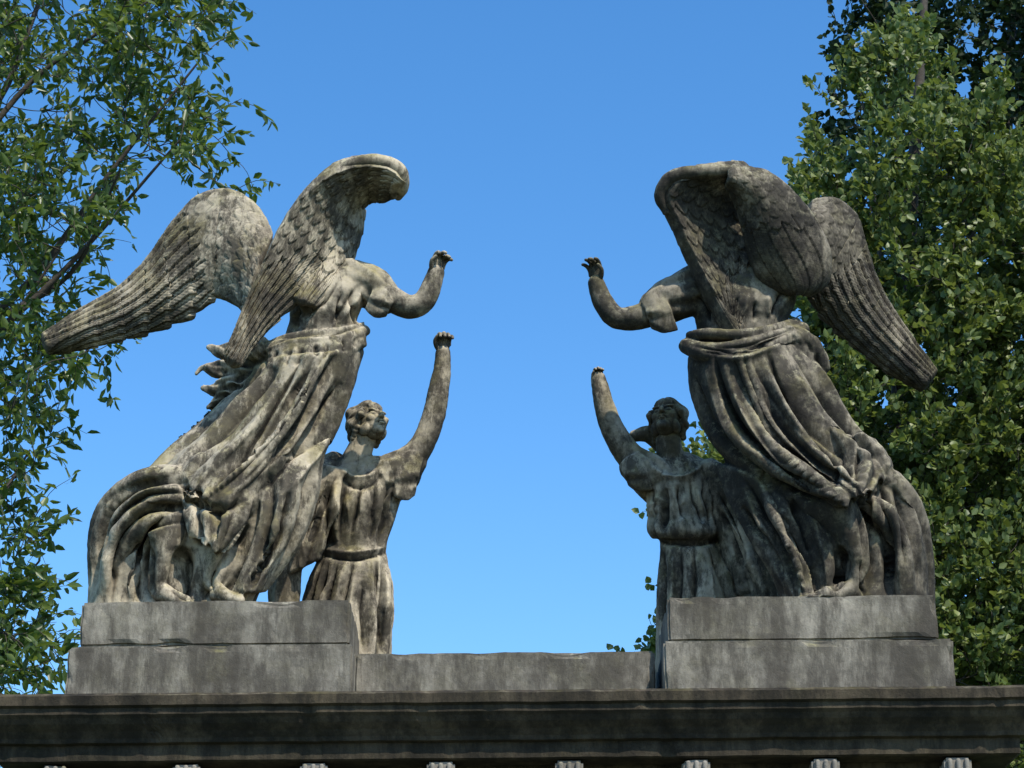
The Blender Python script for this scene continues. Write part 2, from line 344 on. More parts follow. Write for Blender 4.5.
# gathered waist: soft girdle and short frill
ribbon(b,[(266,344,-6),(287,334,-28),(315,330,-33),(343,327,-28),(364,322,-6)],[(256,370,-10),(281,364,-36),(312,361,-42),(342,356,-36),(366,346,-10)],bulge=-5,thick=6,ns=120,nt=30,edge=1,back=24)
limb(b,[(262,351,-16,6,5),(285,344,-34,7,5),(315,341,-40,7.5,5),(345,337,-32,7,5),(365,330,-10,6,5)],n=60)
limb(b,[(268,350,-16,9),(256,352,-14,10),(246,350,-10,6)],n=20,folds=(4,.2,4))
for P_ in ([(262,352,2,13),(240,352,8,11),(222,352,12,7),(208,347,14,2.5)],[(258,362,2,13),(236,366,8,11),(216,370,12,8),(202,368,14,3),(196,374,14,2)],
           [(252,374,2,13),(232,382,8,10),(216,390,10,7),(202,388,12,2.5)],[(244,386,2,12),(230,394,6,9),(218,402,8,6),(207,408,8,2)]):
    limb(b,P_,n=40,folds=(4,.3,3),seg=40)
# overskirt wrapping the hips, sweeping down-left to a scalloped hem
ribbon(b,[(262,358,-2),(238,386,-2),(206,420,-4),(168,452,-8),(146,478,-14)],[(362,348,-2),(350,388,-4),(328,436,-8),(298,482,-14),(262,520,-24)],bulge=-54,thick=6,ns=160,nt=150,cloth=(5.5,6,.6),edge=1,bp=.6,hem=10,back=34)
ribbon(b,[(196,468,-48),(184,496,-60),(186,520,-64),(196,540,-64)],[(258,480,-52),(250,510,-64),(240,535,-66),(226,556,-64)],bulge=-10,thick=6,ns=70,nt=60,cloth=(2.5,5,1.5),edge=1,hem=5,back=30)
ribbon(b,[(258,470,-50),(262,510,-54),(252,550,-54),(234,594,-50)],[(322,440,-22),(315,490,-26),(298,540,-28),(262,592,-30)],bulge=-14,thick=8,ns=80,nt=70,cloth=(2.6,4,2.2),edge=1,back=30)
# gathered drapery billowing round the trailing leg
limb(b,[(200,494,-34,26),(160,500,-38,28),(128,516,-30,27),(116,545,-20,27),(116,580,-16,27),(116,614,-16,27)],n=60)
limb(b,[(196,482,-40,12),(160,480,-48,15),(128,492,-40,14),(104,516,-28,11),(96,545,-20,9)],n=50)
limb(b,[(178,514,-50,9),(152,514,-54,12),(126,530,-48,12),(112,560,-38,11),(104,590,-34,10),(102,612,-32,10)],n=50)
# legs and feet
limb(b,[(176,520,-46,17),(166,548,-52,15),(160,570,-52,11),(158,588,-50,9.5),(168,596,-54,9),(186,601,-58,6)],n=40)
limb(b,[(225,545,-44,18),(215,570,-48,14),(212,586,-50,10),(224,596,-54,8),(240,601,-56,6)],n=40)
st=[]
R=lambda pts,w=5,h=6: st.append((pts,w,h))
gl=[(262,358),(236,388),(204,422),(164,454),(150,472)]; gr=[(364,350),(350,388),(328,436),(300,480),(268,510)]
foldset(st,gl,gr,6,4.2,14,seed=3)
foldset(st,gl,gr,6,2.2,4.5,seed=4)
foldset(st,[(262,475),(264,510),(252,550),(236,590)],[(322,445),(314,490),(298,540),(264,590)],3,4.0,11,seed=6)
foldset(st,[(196,485),(186,515),(192,545)],[(256,492),(246,530),(230,556)],3,3.2,9,seed=8)
cl=[(190,478),(140,482),(104,514),(93,560),(91,604)]; cr=[(188,530),(164,532),(146,552),(142,580),(142,604)]
foldset(st,cl,cr,4,3.8,13,seed=9,jit=.2)
foldset(st,cl,cr,4,2.0,4.5,seed=29,jit=.2)
foldset(st,[(264,352),(260,362),(256,372)],[(364,336),(365,344),(366,350)],8,2.0,3.5,seed=10)
foldset(st,[(300,296),(292,316),(286,334)],[(368,286),(362,306),(360,326)],4,2.8,6.5,seed=11)
for pts,w,h in [([(186,546),(184,574),(188,602)],6,-26),([(250,524),(234,552),(213,576),(204,602)],4.5,-17),([(268,524),(262,555),(250,590)],3,-8),([(150,545),(148,575),(150,600)],4,-12),
    ([(176,476),(200,504),(226,508),(246,500)],3.8,-11),([(340,278),(325,300),(300,318)],3,-5),([(358,284),(345,306),(330,326)],3,-5),([(264,348),(290,336),(320,334),(346,330),(364,324)],1.8,-4)]: R(pts,w,h)
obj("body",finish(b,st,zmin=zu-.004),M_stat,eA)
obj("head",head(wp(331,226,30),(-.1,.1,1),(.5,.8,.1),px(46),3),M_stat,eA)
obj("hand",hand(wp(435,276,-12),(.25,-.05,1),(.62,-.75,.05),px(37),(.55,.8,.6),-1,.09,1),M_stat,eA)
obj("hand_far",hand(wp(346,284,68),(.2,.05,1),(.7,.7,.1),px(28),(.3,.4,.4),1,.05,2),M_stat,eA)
w=MB()
ribbon(w,[(272,240,14),(257,207,20),(230,190,26),(204,194,32),(181,216,38),(158,252,44),(128,287,50),(88,313,56),(43,346,62)],
         [(250,320,6),(236,306,16),(216,302,26),(196,318,34),(162,332,42),(122,342,50),(82,348,56),(60,350,60),(44,348,63)],bulge=-16,thick=18,feathers=9,hf=3.8,scales=(.36,8,9,2.2),serr=(9,.05),ns=240,nt=130)
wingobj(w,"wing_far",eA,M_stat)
w=MB()
ribbon(w,[(401,186,-44),(399,172,-52),(378,160,-60),(342,163,-64),(308,186,-58),(283,220,-50),(262,265,-46),(244,312,-44),(229,366,-42)],
         [(398,193,-34),(388,200,-18),(368,203,-2),(354,218,2),(346,242,-2),(334,268,-12),(312,294,-22),(272,328,-34),(232,368,-40)],bulge=-4,thick=16,feathers=8,hf=4.2,scales=(.66,12,8,3.0),serr=(8,.06),ns=240,nt=130,lead=.04)
limb(w,[(398,196,-26,5),(402,186,-40,7),(399,172,-50,8.5),(380,162,-58,8),(350,165,-62,6),(330,177,-58,3)],n=60,seg=20)
ribbon(w,[(352,200,-2),(342,225,-6),(322,250,-12),(304,270,-20),(290,302,-28)],[(362,208,10),(358,236,6),(350,262,2),(338,284,-14),(314,308,-30)],bulge=-10,thick=12,feathers=5,hf=3.0,scales=(.8,7,4,3.0),ns=120,nt=60)
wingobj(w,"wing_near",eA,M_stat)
# ================================================================== RIGHT ANGEL
eB=empty("angel_statue.001",Vector(W(860,605,0)))
b=MB()
hbody(b,[(250,712,750,12,16),(262,696,778,6,24),(278,684,794,2,32),(300,686,797,0,35),(320,694,790,0,31),(340,696,790,0,31),(358,690,802,0,35)],(9,1.6,2,0))
hbody(b,[(332,698,790,0,28),(350,692,800,0,33),(380,697,821,0,40),(410,705,836,0,44),(440,714,850,0,48),(465,724,862,-2,50),(490,740,874,-2,52),(515,758,890,-2,54),(540,778,904,-2,54),(565,790,914,-2,52),(590,797,918,-2,52),(616,798,920,-2,50)],(9,5,-3.0,.2))
limb(b,[(722,262,6,15),(716,246,10,12),(712,236,12,12)])
limb(b,[(706,288,0,22),(684,298,-6,19),(658,310,-10,14.5),(634,318,-12,12.5),(617,318,-12,11.5),(606,307,-12,11),(599,292,-12,9.5),(596,282,-12,8.5)],n=50)
limb(b,[(706,286,0,27),(684,295,-5,24),(664,303,-8,21),(654,308,-9,17)],n=30,folds=(6,.09,1),seg=48)
ribbon(b,[(662,286,-22),(650,292,-24),(642,304,-22)],[(678,330,-20),(664,332,-24),(652,326,-18)],bulge=-6,thick=6,ns=40,nt=34,cloth=(2,3,0),edge=1,back=16)
limb(b,[(770,284,22,18),(745,310,46,13),(715,318,60,12),(700,300,70,10),(696,288,72,8)],n=40)
limb(b,[(686,346,-12,8),(704,352,-34,10),(738,350,-42,10),(772,340,-38,9),(802,330,-10,8)],n=60)
limb(b,[(690,336,-12,5),(708,334,-32,6),(740,335,-38,6),(772,330,-32,6),(796,322,-10,5)],n=60)
limb(b,[(788,334,-26,10),(806,342,-20,10),(818,354,-14,8),(826,368,-10,5)],n=30,folds=(4,.2,3))
limb(b,[(792,342,-24,8),(806,356,-20,7),(808,374,-20,4)],n=30,folds=(4,.2,3))
ribbon(b,[(690,354,-2),(693,392,-4),(708,432,-10),(740,470,-20),(785,500,-34),(830,512,-44)],[(802,344,-2),(828,382,-4),(848,418,-8),(868,444,-14),(886,460,-22),(888,480,-30)],bulge=-54,thick=6,ns=160,nt=150,cloth=(5.5,6,2.1),edge=1,bp=.6,hem=6,back=34)
ribbon(b,[(824,430,-48),(828,462,-62),(826,490,-68),(820,512,-66)],[(872,440,-34),(884,456,-40),(890,470,-42),(884,486,-42)],bulge=-12,thick=6,ns=70,nt=60,cloth=(3.2,6,.6),edge=1,hem=7,back=26)
limb(b,[(805,490,-44,26),(830,505,-52,23),(846,525,-56,18),(855,550,-56,14),(858,572,-54,10.5),(856,584,-52,10),(840,593,-56,9),(815,599,-60,7),(797,602,-60,5)],n=60)
limb(b,[(862,482,-26,24),(884,512,-24,26),(896,548,-20,27),(900,580,-18,27),(900,614,-18,27)],n=50)
limb(b,[(866,470,-38,10),(892,484,-38,13),(912,510,-28,12),(922,545,-18,10),(926,580,-14,9),(927,606,-14,8)],n=50)
limb(b,[(862,500,-52,8),(884,514,-54,11),(898,542,-48,11),(904,575,-44,10),(906,606,-42,9)],n=50)
ribbon(b,[(716,462,-10),(730,500,-20),(752,540,-30),(776,580,-34),(786,606,-34)],[(800,486,-46),(818,520,-52),(830,550,-52),(834,580,-50),(834,606,-48)],bulge=-14,thick=8,ns=90,nt=90,cloth=(4.2,5,1.7),edge=1,back=30)
st=[]
gl=[(690,356),(694,394),(712,434),(745,468),(790,496),(830,506)]; gr=[(802,348),(826,384),(846,418),(866,444),(882,458),(886,474)]
foldset(st,gl,gr,6,4.2,14,seed=13)
foldset(st,gl,gr,6,2.2,4.5,seed=14)
foldset(st,[(868,476),(862,510),(866,550),(866,604)],[(900,486),(920,520),(926,560),(927,604)],3,3.8,12,seed=16,jit=.2)
foldset(st,[(722,470),(736,505),(758,545),(786,596)],[(806,500),(822,530),(834,560),(836,600)],4,4.0,12,seed=17)
foldset(st,[(828,445),(832,475),(826,505)],[(874,446),(886,462),(886,482)],4,2.8,8,seed=18)
foldset(st,[(690,296),(695,312),(698,326)],[(796,292),(792,306),(788,322)],5,2.8,6.5,seed=19)
foldset(st,[(690,338),(730,345),(798,322)],[(690,354),(735,360),(804,338)],3,1.8,5,seed=20,jit=.2)
for pts,w_,h in [([(840,545),(842,570),(834,592)],4,-12),([(862,560),(866,600)],3.5,-9)]: R(pts,w_,h)
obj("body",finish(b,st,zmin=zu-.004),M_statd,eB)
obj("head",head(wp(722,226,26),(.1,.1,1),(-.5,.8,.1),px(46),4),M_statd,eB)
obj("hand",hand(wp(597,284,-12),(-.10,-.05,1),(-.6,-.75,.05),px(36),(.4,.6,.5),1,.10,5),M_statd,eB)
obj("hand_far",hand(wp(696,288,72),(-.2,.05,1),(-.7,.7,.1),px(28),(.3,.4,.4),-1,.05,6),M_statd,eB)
w=MB()
ribbon(w,[(808,206,14),(834,200,20),(852,213,26),(861,240,32),(877,288,40),(905,338,48),(932,380,56)],
         [(800,262,4),(806,290,12),(812,308,22),(826,326,32),(850,346,40),(884,370,50),(926,389,58)],bulge=-16,thick=18,feathers=9,hf=3.4,scales=(.36,8,9,2.0),serr=(9,.05),ns=240,nt=130)
wingobj(w,"wing_far",eB,M_statd)
w=MB()
ribbon(w,[(750,168,-60),(708,168,-70),(674,177,-70),(662,197,-62),(673,226,-50),(688,258,-42),(708,296,-38),(737,346,-36)],
         [(762,182,-34),(768,206,-10),(770,228,0),(769,250,-4),(765,272,-12),(758,292,-20),(748,314,-28),(739,347,-36)],bulge=4,thick=12,feathers=8,hf=4.0,scales=(.8,11,8,3.2),serr=(8,.05),ns=240,nt=130,lead=.04)
ribbon(w,[(728,168,-64),(768,174,-58),(797,197,-46),(818,224,-32),(830,254,-18),(827,281,-8),(805,294,-2)],
         [(727,184,-52),(738,212,-44),(744,240,-38),(750,262,-32),(757,278,-26),(768,289,-18),(790,295,-8)],bulge=-22,thick=10,feathers=5,hf=1.4,scales=(.55,8,7,1.5),ns=160,nt=100,bp=.8)
limb(w,[(666,212,-56,4),(660,196,-62,6),(668,180,-68,7),(700,172,-72,7),(738,172,-66,6),(766,180,-56,4)],n=80,seg=20)
wingobj(w,"wing_near",eB,M_statd)
# ================================================================== LEFT WOMAN
D0=100
eC=empty("kneeling_woman_statue",Vector(W(345,715,D0)))
b=MB()
hbody(b,[(456,344,382,D0,14),(464,326,400,D0,20),(478,314,408,D0,26),(500,310,402,D0-2,28),(525,317,395,D0,26),(548,322,388,D0,24),(562,318,389,D0,25)],(9,2.5,1.4,.7))
hbody(b,[(545,322,387,D0,24),(556,317,390,D0,27),(575,308,393,D0,32),(600,300,396,D0,35),(640,298,395,D0,37),(680,296,395,D0,37),(722,294,396,D0,37)],(9,4.5,1.6,1))
limb(b,[(352,470,D0,18),(358,455,D0-4,14),(364,440,D0-6,12.5)])
limb(b,[(390,480,D0,20),(407,465,D0-4,16),(423,443,D0-6,13),(433,418,D0-6,12),(438,394,D0-6,11.2),(442,370,D0-6,9.2),(443,352,D0-6,7.8)],n=60)
limb(b,[(388,480,D0,25),(402,470,D0-3,22),(412,460,D0-4,17)],n=24,folds=(6,.09,1),seg=48)
ribbon(b,[(398,456,D0-16),(412,452,D0-18),(423,460,D0-14)],[(394,494,D0-18),(404,500,D0-20),(414,494,D0-12)],bulge=-5,thick=6,ns=40,nt=34,cloth=(2,3,0),edge=1,back=14)
limb(b,[(326,476,D0,20),(306,498,D0-4,19),(292,530,D0-6,17),(286,565,D0-8,16),(284,610,D0-8,15),(284,650,D0-6,12)],n=50,folds=(4,.12,2),seg=40)
limb(b,[(336,466,D0+10,16),(318,478,D0+16,18),(300,510,D0+16,18)],n=30)
ribbon(b,[(318,462,D0-20),(306,490,D0-26),(296,530,D0-26),(290,575,D0-24)],[(346,470,D0-24),(338,495,D0-30),(328,530,D0-30),(318,560,D0-28)],bulge=-5,thick=6,ns=60,nt=40,cloth=(2,4,1),edge=1,back=24)
st=[]
foldset(st,[(326,480),(324,512),(328,546)],[(400,484),(394,515),(382,544)],5,2.6,7,seed=41)
foldset(st,[(324,562),(308,605),(304,655)],[(386,560),(391,605),(391,655)],5,3.2,10,seed=22)
foldset(st,[(318,470),(300,510),(286,570)],[(344,474),(334,520),(318,560)],3,2.4,6,seed=23)
for pts,w_,h in [([(338,466),(352,477),(368,477),(384,464)],2.6,4),([(340,474),(354,487),(370,485),(382,474)],2.6,-4),([(320,555),(355,559),(390,552)],2.2,-5),([(320,549),(355,553),(390,546)],2.2,3)]: R(pts,w_,h)
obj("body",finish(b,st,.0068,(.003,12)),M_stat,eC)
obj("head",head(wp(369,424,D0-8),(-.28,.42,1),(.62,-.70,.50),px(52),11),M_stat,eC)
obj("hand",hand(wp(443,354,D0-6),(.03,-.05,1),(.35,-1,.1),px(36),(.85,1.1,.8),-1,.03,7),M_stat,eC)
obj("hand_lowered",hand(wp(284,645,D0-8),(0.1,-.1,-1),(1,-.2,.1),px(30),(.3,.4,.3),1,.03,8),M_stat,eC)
# ================================================================== RIGHT WOMAN
eD=empty("kneeling_woman_statue.001",Vector(W(705,715,D0)))
b=MB()
hbody(b,[(452,658,690,D0,14),(460,646,706,D0,20),(474,640,716,D0,26),(495,644,716,D0-3,28),(515,646,718,D0-2,29),(534,647,724,D0-2,31),(539,651,720,D0-2,27)],(10,3.0,-1,0))
hbody(b,[(528,657,715,D0,24),(550,658,724,D0,28),(580,655,738,D0,32),(610,654,748,D0,35),(660,654,755,D0,36),(722,652,757,D0,36)],(8,3.0,-1.2,1))
limb(b,[(672,468,D0,18),(670,455,D0-4,14.5),(668,440,D0-6,13)])
limb(b,[(662,482,D0,22),(645,470,D0-3,18),(628,454,D0-5,14.5),(614,432,D0-6,12.5),(605,408,D0-6,11),(600,388,D0-6,9),(598,378,D0-6,8)],n=60)
limb(b,[(660,482,D0,25),(645,472,D0-3,22),(635,464,D0-4,18)],n=24,folds=(6,.09,1),seg=48)
ribbon(b,[(640,452,D0-18),(628,458,D0-20),(620,468,D0-14)],[(652,490,D0-20),(640,490,D0-22),(630,484,D0-12)],bulge=-5,thick=6,ns=40,nt=34,cloth=(2,3,0),edge=1,back=14)
limb(b,[(634,436,D0+14,6),(648,434,D0+16,9),(662,444,D0+16,10),(672,456,D0+12,10)],n=24)
limb(b,[(708,476,D0,20),(722,500,D0-4,18),(730,530,D0-8,15),(740,560,D0-12,13),(748,590,D0-14,12)],n=40,folds=(4,.1,2),seg=40)
hbody(b,[(476,700,726,D0+6,18),(510,712,765,D0,26),(545,722,792,D0-4,30),(580,735,806,D0-6,32),(620,742,815,D0-6,34),(700,742,815,D0-6,34)],(9,4.0,-2.0,.7))
st=[]
foldset(st,[(652,478),(650,505),(650,532)],[(712,480),(716,505),(721,532)],5,2.6,7,seed=44)
foldset(st,[(662,546),(660,590),(660,650)],[(722,546),(736,590),(748,650)],4,3.2,8,seed=32)
foldset(st,[(708,490),(724,530),(742,590)],[(742,495),(784,540),(800,590)],4,3.6,12,seed=33)
for pts,w_,h in [([(650,466),(668,477),(690,475),(706,461)],2.6,4),([(646,541),(685,544),(724,541)],2.6,-5)]: R(pts,w_,h)
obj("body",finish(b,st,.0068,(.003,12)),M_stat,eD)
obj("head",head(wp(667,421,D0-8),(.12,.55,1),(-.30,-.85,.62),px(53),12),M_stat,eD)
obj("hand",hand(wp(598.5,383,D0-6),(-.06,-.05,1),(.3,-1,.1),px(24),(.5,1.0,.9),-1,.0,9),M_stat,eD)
# ================================================================== MONUMENT
def block(name,x0,x1,y0,y1,z0,z1,mat,parent=None,bev=.012,amp=.004,res=.05):
    bm=bmesh.new(); nx=max(2,int((x1-x0)/res)); ny=max(2,int((y1-y0)/res)); nz=max(2,int((z1-z0)/res))
    bmesh.ops.create_cube(bm,size=1)
    for v in bm.verts: v.co=Vector(((x0+x1)/2+v.co.x*(x1-x0),(y0+y1)/2+v.co.y*(y1-y0),(z0+z1)/2+v.co.z*(z1-z0)))
    bmesh.ops.bevel(bm,geom=bm.edges[:],offset=bev,segments=2,affect='EDGES')
    for ax,a,bb,n in((0,x0,x1,nx),(1,y0,y1,ny),(2,z0,z1,nz)):
        for i in range(1,n):
            c=[0,0,0]; no=[0,0,0]; c[ax]=a+(bb-a)*i/n; no[ax]=1
            bmesh.ops.bisect_plane(bm,geom=bm.verts[:]+bm.edges[:]+bm.faces[:],plane_co=c,plane_no=no)
    bm.normal_update()
    for v in bm.verts:
        n1=mnoise.fractal(v.co*6,.7,2,4); n2=max(0,mnoise.noise(v.co*7.3+Vector((5,1,2)))-.1)
        edge=1.0 if max(abs(v.normal.x),abs(v.normal.y),abs(v.normal.z))<.95 else .0
        v.co+=v.normal*(n1*amp-edge*n2*.035)
    me=bpy.data.meshes.new(name); bm.to_mesh(me); bm.free()
    return obj(name,me,mat,parent,False)
for a0,a1,b0,b1 in ((66,353,80,350),(664,955,668,938)):
    e=empty("stone_pedestal",Vector((xat((a0+a1)/2,665,yp),0,ZC)))
    block("lower_course",xat(a0,665,yp-.03),xat(a1,665,yp-.03),yp-.03,.46,ZC+.002,zl,M_plinth,e,res=.035)
    block("upper_course",xat(b0,620,yp),xat(b1,620,yp),yp,.43,zl+.002,zu,M_plinth,e,res=.035)
block("stone_parapet",xat(355,668,-.2),xat(655,668,-.2),-.22,.34,ZC+.002,zat(652,-.22),M_plinth,None,.01,res=.035)
eM=empty("mausoleum",Vector((0,.9,0)))
XE=xat(1050,688,YF); X0=xat(-34,688,YF); YB=YF+4.0
prof=[(-.9,.02),(-.04,.02),(0,.0),(0,-.045),(-.02,-.055),(-.02,-.085),(-.035,-.10),(-.05,-.125),(-.08,-.155),(-.10,-.185),(-.105,-.205),(-.135,-.212),(-.135,-.285),(-.15,-.292),(-.30,-.295),(-.30,-.42),(-.36,-.44),(-.40,-.47),(-.42,-.50),(-.42,-.9)]
mb=MB(); V=[]
nx=260; ny=80
def loop(o,z):
    xs0,xs1,ys0,ys1=X0-o,XE+o,YF-o,YB+o
    pts=[]
    for i in range(nx): pts.append((xs0+(xs1-xs0)*i/nx,ys0,z))
    for i in range(ny): pts.append((xs1,ys0+(ys1-ys0)*i/ny,z))
    for i in range(nx): pts.append((xs1-(xs1-xs0)*i/nx,ys1,z))
    for i in range(ny): pts.append((xs0,ys1-(ys1-ys0)*i/ny,z))
    return pts
def chip(x,z): return max(0,mnoise.noise(Vector((x*9,z*5,1)))-.35)*.05
for o,z in prof:
    V+=[(x,y+(.004*mnoise.fractal(Vector((x*5,z*8,3)),.7,2,4)+chip(x,z))*(1 if y<1 else -1),zz+.003*mnoise.fractal(Vector((x*4,z*2,7)),.7,2,4)) for x,y,zz in loop(o,ZC+z-.02)]
ns_=2*(nx+ny); f=ringfaces(len(prof),ns_); f.append(tuple(range(ns_)))
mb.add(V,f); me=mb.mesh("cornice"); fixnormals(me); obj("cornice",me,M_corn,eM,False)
zm=ZC-.02-.298
for uu in [57,187,314,441,569,696,825,957]:
    xc=xat(uu,760,YF+.17); bw=.066
    block("modillion",xc-bw,xc+bw,YF+.145,YF+.31,zm-.10,zm-.003,M_mod,eM,.012,.004,.03)
    mb=MB(); tube(mb,np.array([(xc-bw*.95,YF+.165,zm-.085),(xc,YF+.165,zm-.085),(xc+bw*.95,YF+.165,zm-.085)]),[.03]*3,seg=14,side=(0,0,1))
    for q in(-.5,0,.5): tube(mb,np.array([(xc+q*bw*1.2,YF+.138,zm-.02),(xc+q*bw*1.2,YF+.138,zm-.05),(xc+q*bw*1.2,YF+.14,zm-.07)]),[.012]*3,seg=10)
    obj("modillion_scroll",mb.mesh("scroll"),M_mod,eM)
zb=ZC-.92
block("wall",X0+.47,XE-.47,YF+.47,YB-.47,.45,zb,M_plinth,eM,.01,.004,.25)
for k in range(5):
    xc=X0+.62+(XE-X0-1.24)*k/4
    block("pilaster",xc-.17,xc+.17,YF+.40,YF+.5,.62,zb-.12,M_plinth,eM,.01,.002,.2)
    block("pilaster_base",xc-.21,xc+.21,YF+.36,YF+.5,.452,.618,M_plinth,eM,.02,.002,.1)
    block("pilaster_capital",xc-.21,xc+.21,YF+.36,YF+.5,zb-.118,zb-.002,M_plinth,eM,.02,.002,.1)
block("step",X0+.2,XE-.2,YF+.2,YB-.2,0.2,.448,M_plinth,eM,.02,.004,.2)
block("step_lower",X0-.1,XE+.1,YF-.1,YB+.1,0.0,.198,M_plinth,eM,.02,.004,.2)
def sheet(name,x0,x1,y0,y1,z,mat):
    me=bpy.data.meshes.new(name); me.from_pydata([(x0,y0,z),(x1,y0,z),(x1,y1,z),(x0,y1,z)],[],[(0,1,2,3)]); return obj(name,me,mat,None,False)
sheet("ground",-1500,1500,-1500,1500,0,M_grass); sheet("gravel_path",-2,2,-40,YF-.15,.004,M_gravel)
# ================================================================== TREES
def tubes_simple(mb,P,ra,rb,seg=5):
    P=np.asarray(P); n=len(P); T=np.gradient(P,axis=0); T/=np.linalg.norm(T,axis=1)[:,None]+1e-9
    r=np.linspace(ra,rb,n); th=np.linspace(0,2*math.pi,seg,endpoint=False); A=np.cross(T,np.array([.31,.95,.1])); A/=np.linalg.norm(A,axis=1)[:,None]+1e-9; B=np.cross(T,A)
    V=P[:,None,:]+A[:,None,:]*(r[:,None]*np.cos(th))[...,None]+B[:,None,:]*(r[:,None]*np.sin(th))[...,None]
    mb.add(V.reshape(-1,3),ringfaces(n,seg))
def inpoly(u,v,poly):
    c=np.zeros(len(u),bool); P=poly; j=len(P)-1
    for i in range(len(P)):
        xi,yi=P[i]; xj,yj=P[j]
        c^=((yi>v)!=(yj>v))&(u<(xj-xi)*(v-yi)/(yj-yi+1e-9)+xi); j=i
    return c
def leaves(pos,dirs,length,width,upbias=.5):
    n=len(pos); d=dirs/np.linalg.norm(dirs,axis=1)[:,None]
    nr=RNG.normal(size=(n,3))+np.array([0,0,upbias]); s=np.cross(d,nr); s/=np.linalg.norm(s,axis=1)[:,None]; nn=np.cross(s,d)
    L=(length*RNG.uniform(.65,1.2,n))[:,None]; w=(width*RNG.uniform(.7,1.2,n))[:,None]
    V=np.stack([pos,pos+d*L*.35+s*w*.5+nn*w*.18,pos+d*L*.72+s*w*.36+nn*w*.10,pos+d*L-nn*L*.08,pos+d*L*.72-s*w*.36+nn*w*.10,pos+d*L*.35-s*w*.5+nn*w*.18],1).reshape(-1,3)
    b=np.arange(n)*6
    me=bpy.data.meshes.new("leaves"); me.vertices.add(n*6); me.vertices.foreach_set('co',V.astype(np.float32).ravel())
    F_=np.stack([b,b+1,b+2,b+3,b,b+3,b+4,b+5],1).reshape(-1)
    me.loops.add(n*8); me.loops.foreach_set('vertex_index',F_.astype(np.int32)); me.polygons.add(n*2); me.polygons.foreach_set('loop_start',np.arange(0,n*8,4,dtype=np.int32))
    me.update(calc_edges=True); me.validate(); return me
def tree(name,poly,y0,depth,base,trunkpts,ntip,nleaf,L,Wd,mat,limbs,twig=.35,gap=.0,gapsc=1.2,updir=(0,0,.6),droop=.2,rtrunk=.16,spread=1.0,branchr=.011,surf=False,limbr=.35,vis=None):
    e=empty(name,Vector(base)); wood=MB()
    T=spline(np.array(trunkpts,float),30); tubes_simple(wood,T,rtrunk,.03,10)
    sk=[T[6:]]
    for a,tgt in limbs:
        p0=T[int(a*29)]; tg=np.array(tgt,float); mid=(p0+tg)/2+np.array([0,0,-.08*np.linalg.norm(tg-p0)])+RNG.normal(size=3)*.15
        m2=(mid+tg)/2+RNG.normal(size=3)*.15
        Q=spline(np.array([p0,mid,m2,tg]),24); tubes_simple(wood,Q,rtrunk*limbr,.007,7); sk.append(Q)
    SK=np.concatenate(sk)
    P=np.array(poly,float); lo=P.min(0); hi=P.max(0); tips=[]
    while len(tips)<ntip:
        u=RNG.uniform(lo[0],hi[0],400); v=RNG.uniform(lo[1],hi[1],400); ok=inpoly(u,v,P)
        for uu,vv in zip(u[ok],v[ok]):
            if vis is not None and (uu<vis[0] or uu>vis[1] or vv<vis[2] or vv>vis[3]) and RNG.random()<.6: continue
            q=RNG.uniform(-1,1)
            if surf: q=-abs(q)**.6 if RNG.random()<.75 else q
            k=inpoly(np.array([uu+abs(q)*P_edge]),np.array([vv]),P)[0] and inpoly(np.array([uu-abs(q)*P_edge]),np.array([vv]),P)[0]
            if not k: continue
            w_=W(uu,vv,(y0+q*depth)/S)
            if gap>0 and mnoise.noise(Vector(w_*gapsc))+.25*mnoise.noise(Vector(w_*gapsc*2.7))< -.5+gap: continue
            tips.append(w_)
    tips=np.array(tips[:ntip]); dist=np.min(np.linalg.norm(tips[:,None,:]-SK[None,::2,:],axis=2),axis=1); tips=tips[np.argsort(dist)]
    LP=[]; LD=[]; pool=SK.copy(); extra=[]
    for i,t in enumerate(tips):
        if i%40==0 and extra: pool=np.concatenate([pool]+extra); extra=[]
        dv=pool-t; c=np.linalg.norm(dv,axis=1)+np.maximum(0,dv[:,2])*.8; c[c<.12]=9; a=pool[np.argmin(c)]
        ln=np.linalg.norm(t-a); dirn=(t-a)/(ln+1e-6)
        mid=(a+t)/2+RNG.normal(size=3)*.07*ln+np.array([0,0,-.06*ln]); tip=t+(dirn*.6+np.array(updir)*.5+RNG.normal(size=3)*.25)*twig*.6
        Q=spline(np.array([a,mid,t,tip]),12); tubes_simple(wood,Q,min(branchr,.003+.006*ln),.0022,4); extra.append(Q[3:10:2])
        segs=[Q[5:]]
        for s_ in range(3):
            st_=Q[RNG.integers(5,11)]; dd=dirn*.5+RNG.normal(size=3)*.6*spread+np.array(updir)*.6; dd/=np.linalg.norm(dd); e2=st_+dd*twig*RNG.uniform(.5,1); mm=(st_+e2)/2+np.array([0,0,.04])
            q2=spline(np.array([st_,mm,e2-np.array([0,0,droop*.12])]),7); tubes_simple(wood,q2,.0034,.0016,3); segs.append(q2)
        for sgm in segs:
            k=max(2,int(nleaf/len(segs))); idx=RNG.uniform(0.15,.999,k)*(len(sgm)-1); i0=idx.astype(int); fr=(idx-i0)[:,None]; pp=sgm[i0]*(1-fr)+sgm[np.minimum(i0+1,len(sgm)-1)]*fr
            td=sgm[-1]-sgm[0]; td/=np.linalg.norm(td)+1e-6
            LD.append(td*.6+RNG.normal(size=(k,3))*.55+np.array([0,0,-droop])); LP.append(pp+RNG.normal(size=(k,3))*.015)
    obj("foliage",leaves(np.concatenate(LP),np.concatenate(LD),L,Wd),mat,e,False)
    obj("trunk_and_branches",wood.mesh("branches"),M_bark,e,True)
    return len(np.concatenate(LP))
P_edge=30
YL=3.0; wl=lambda u,v,dy=0: W(u,v,(YL+dy)/S)
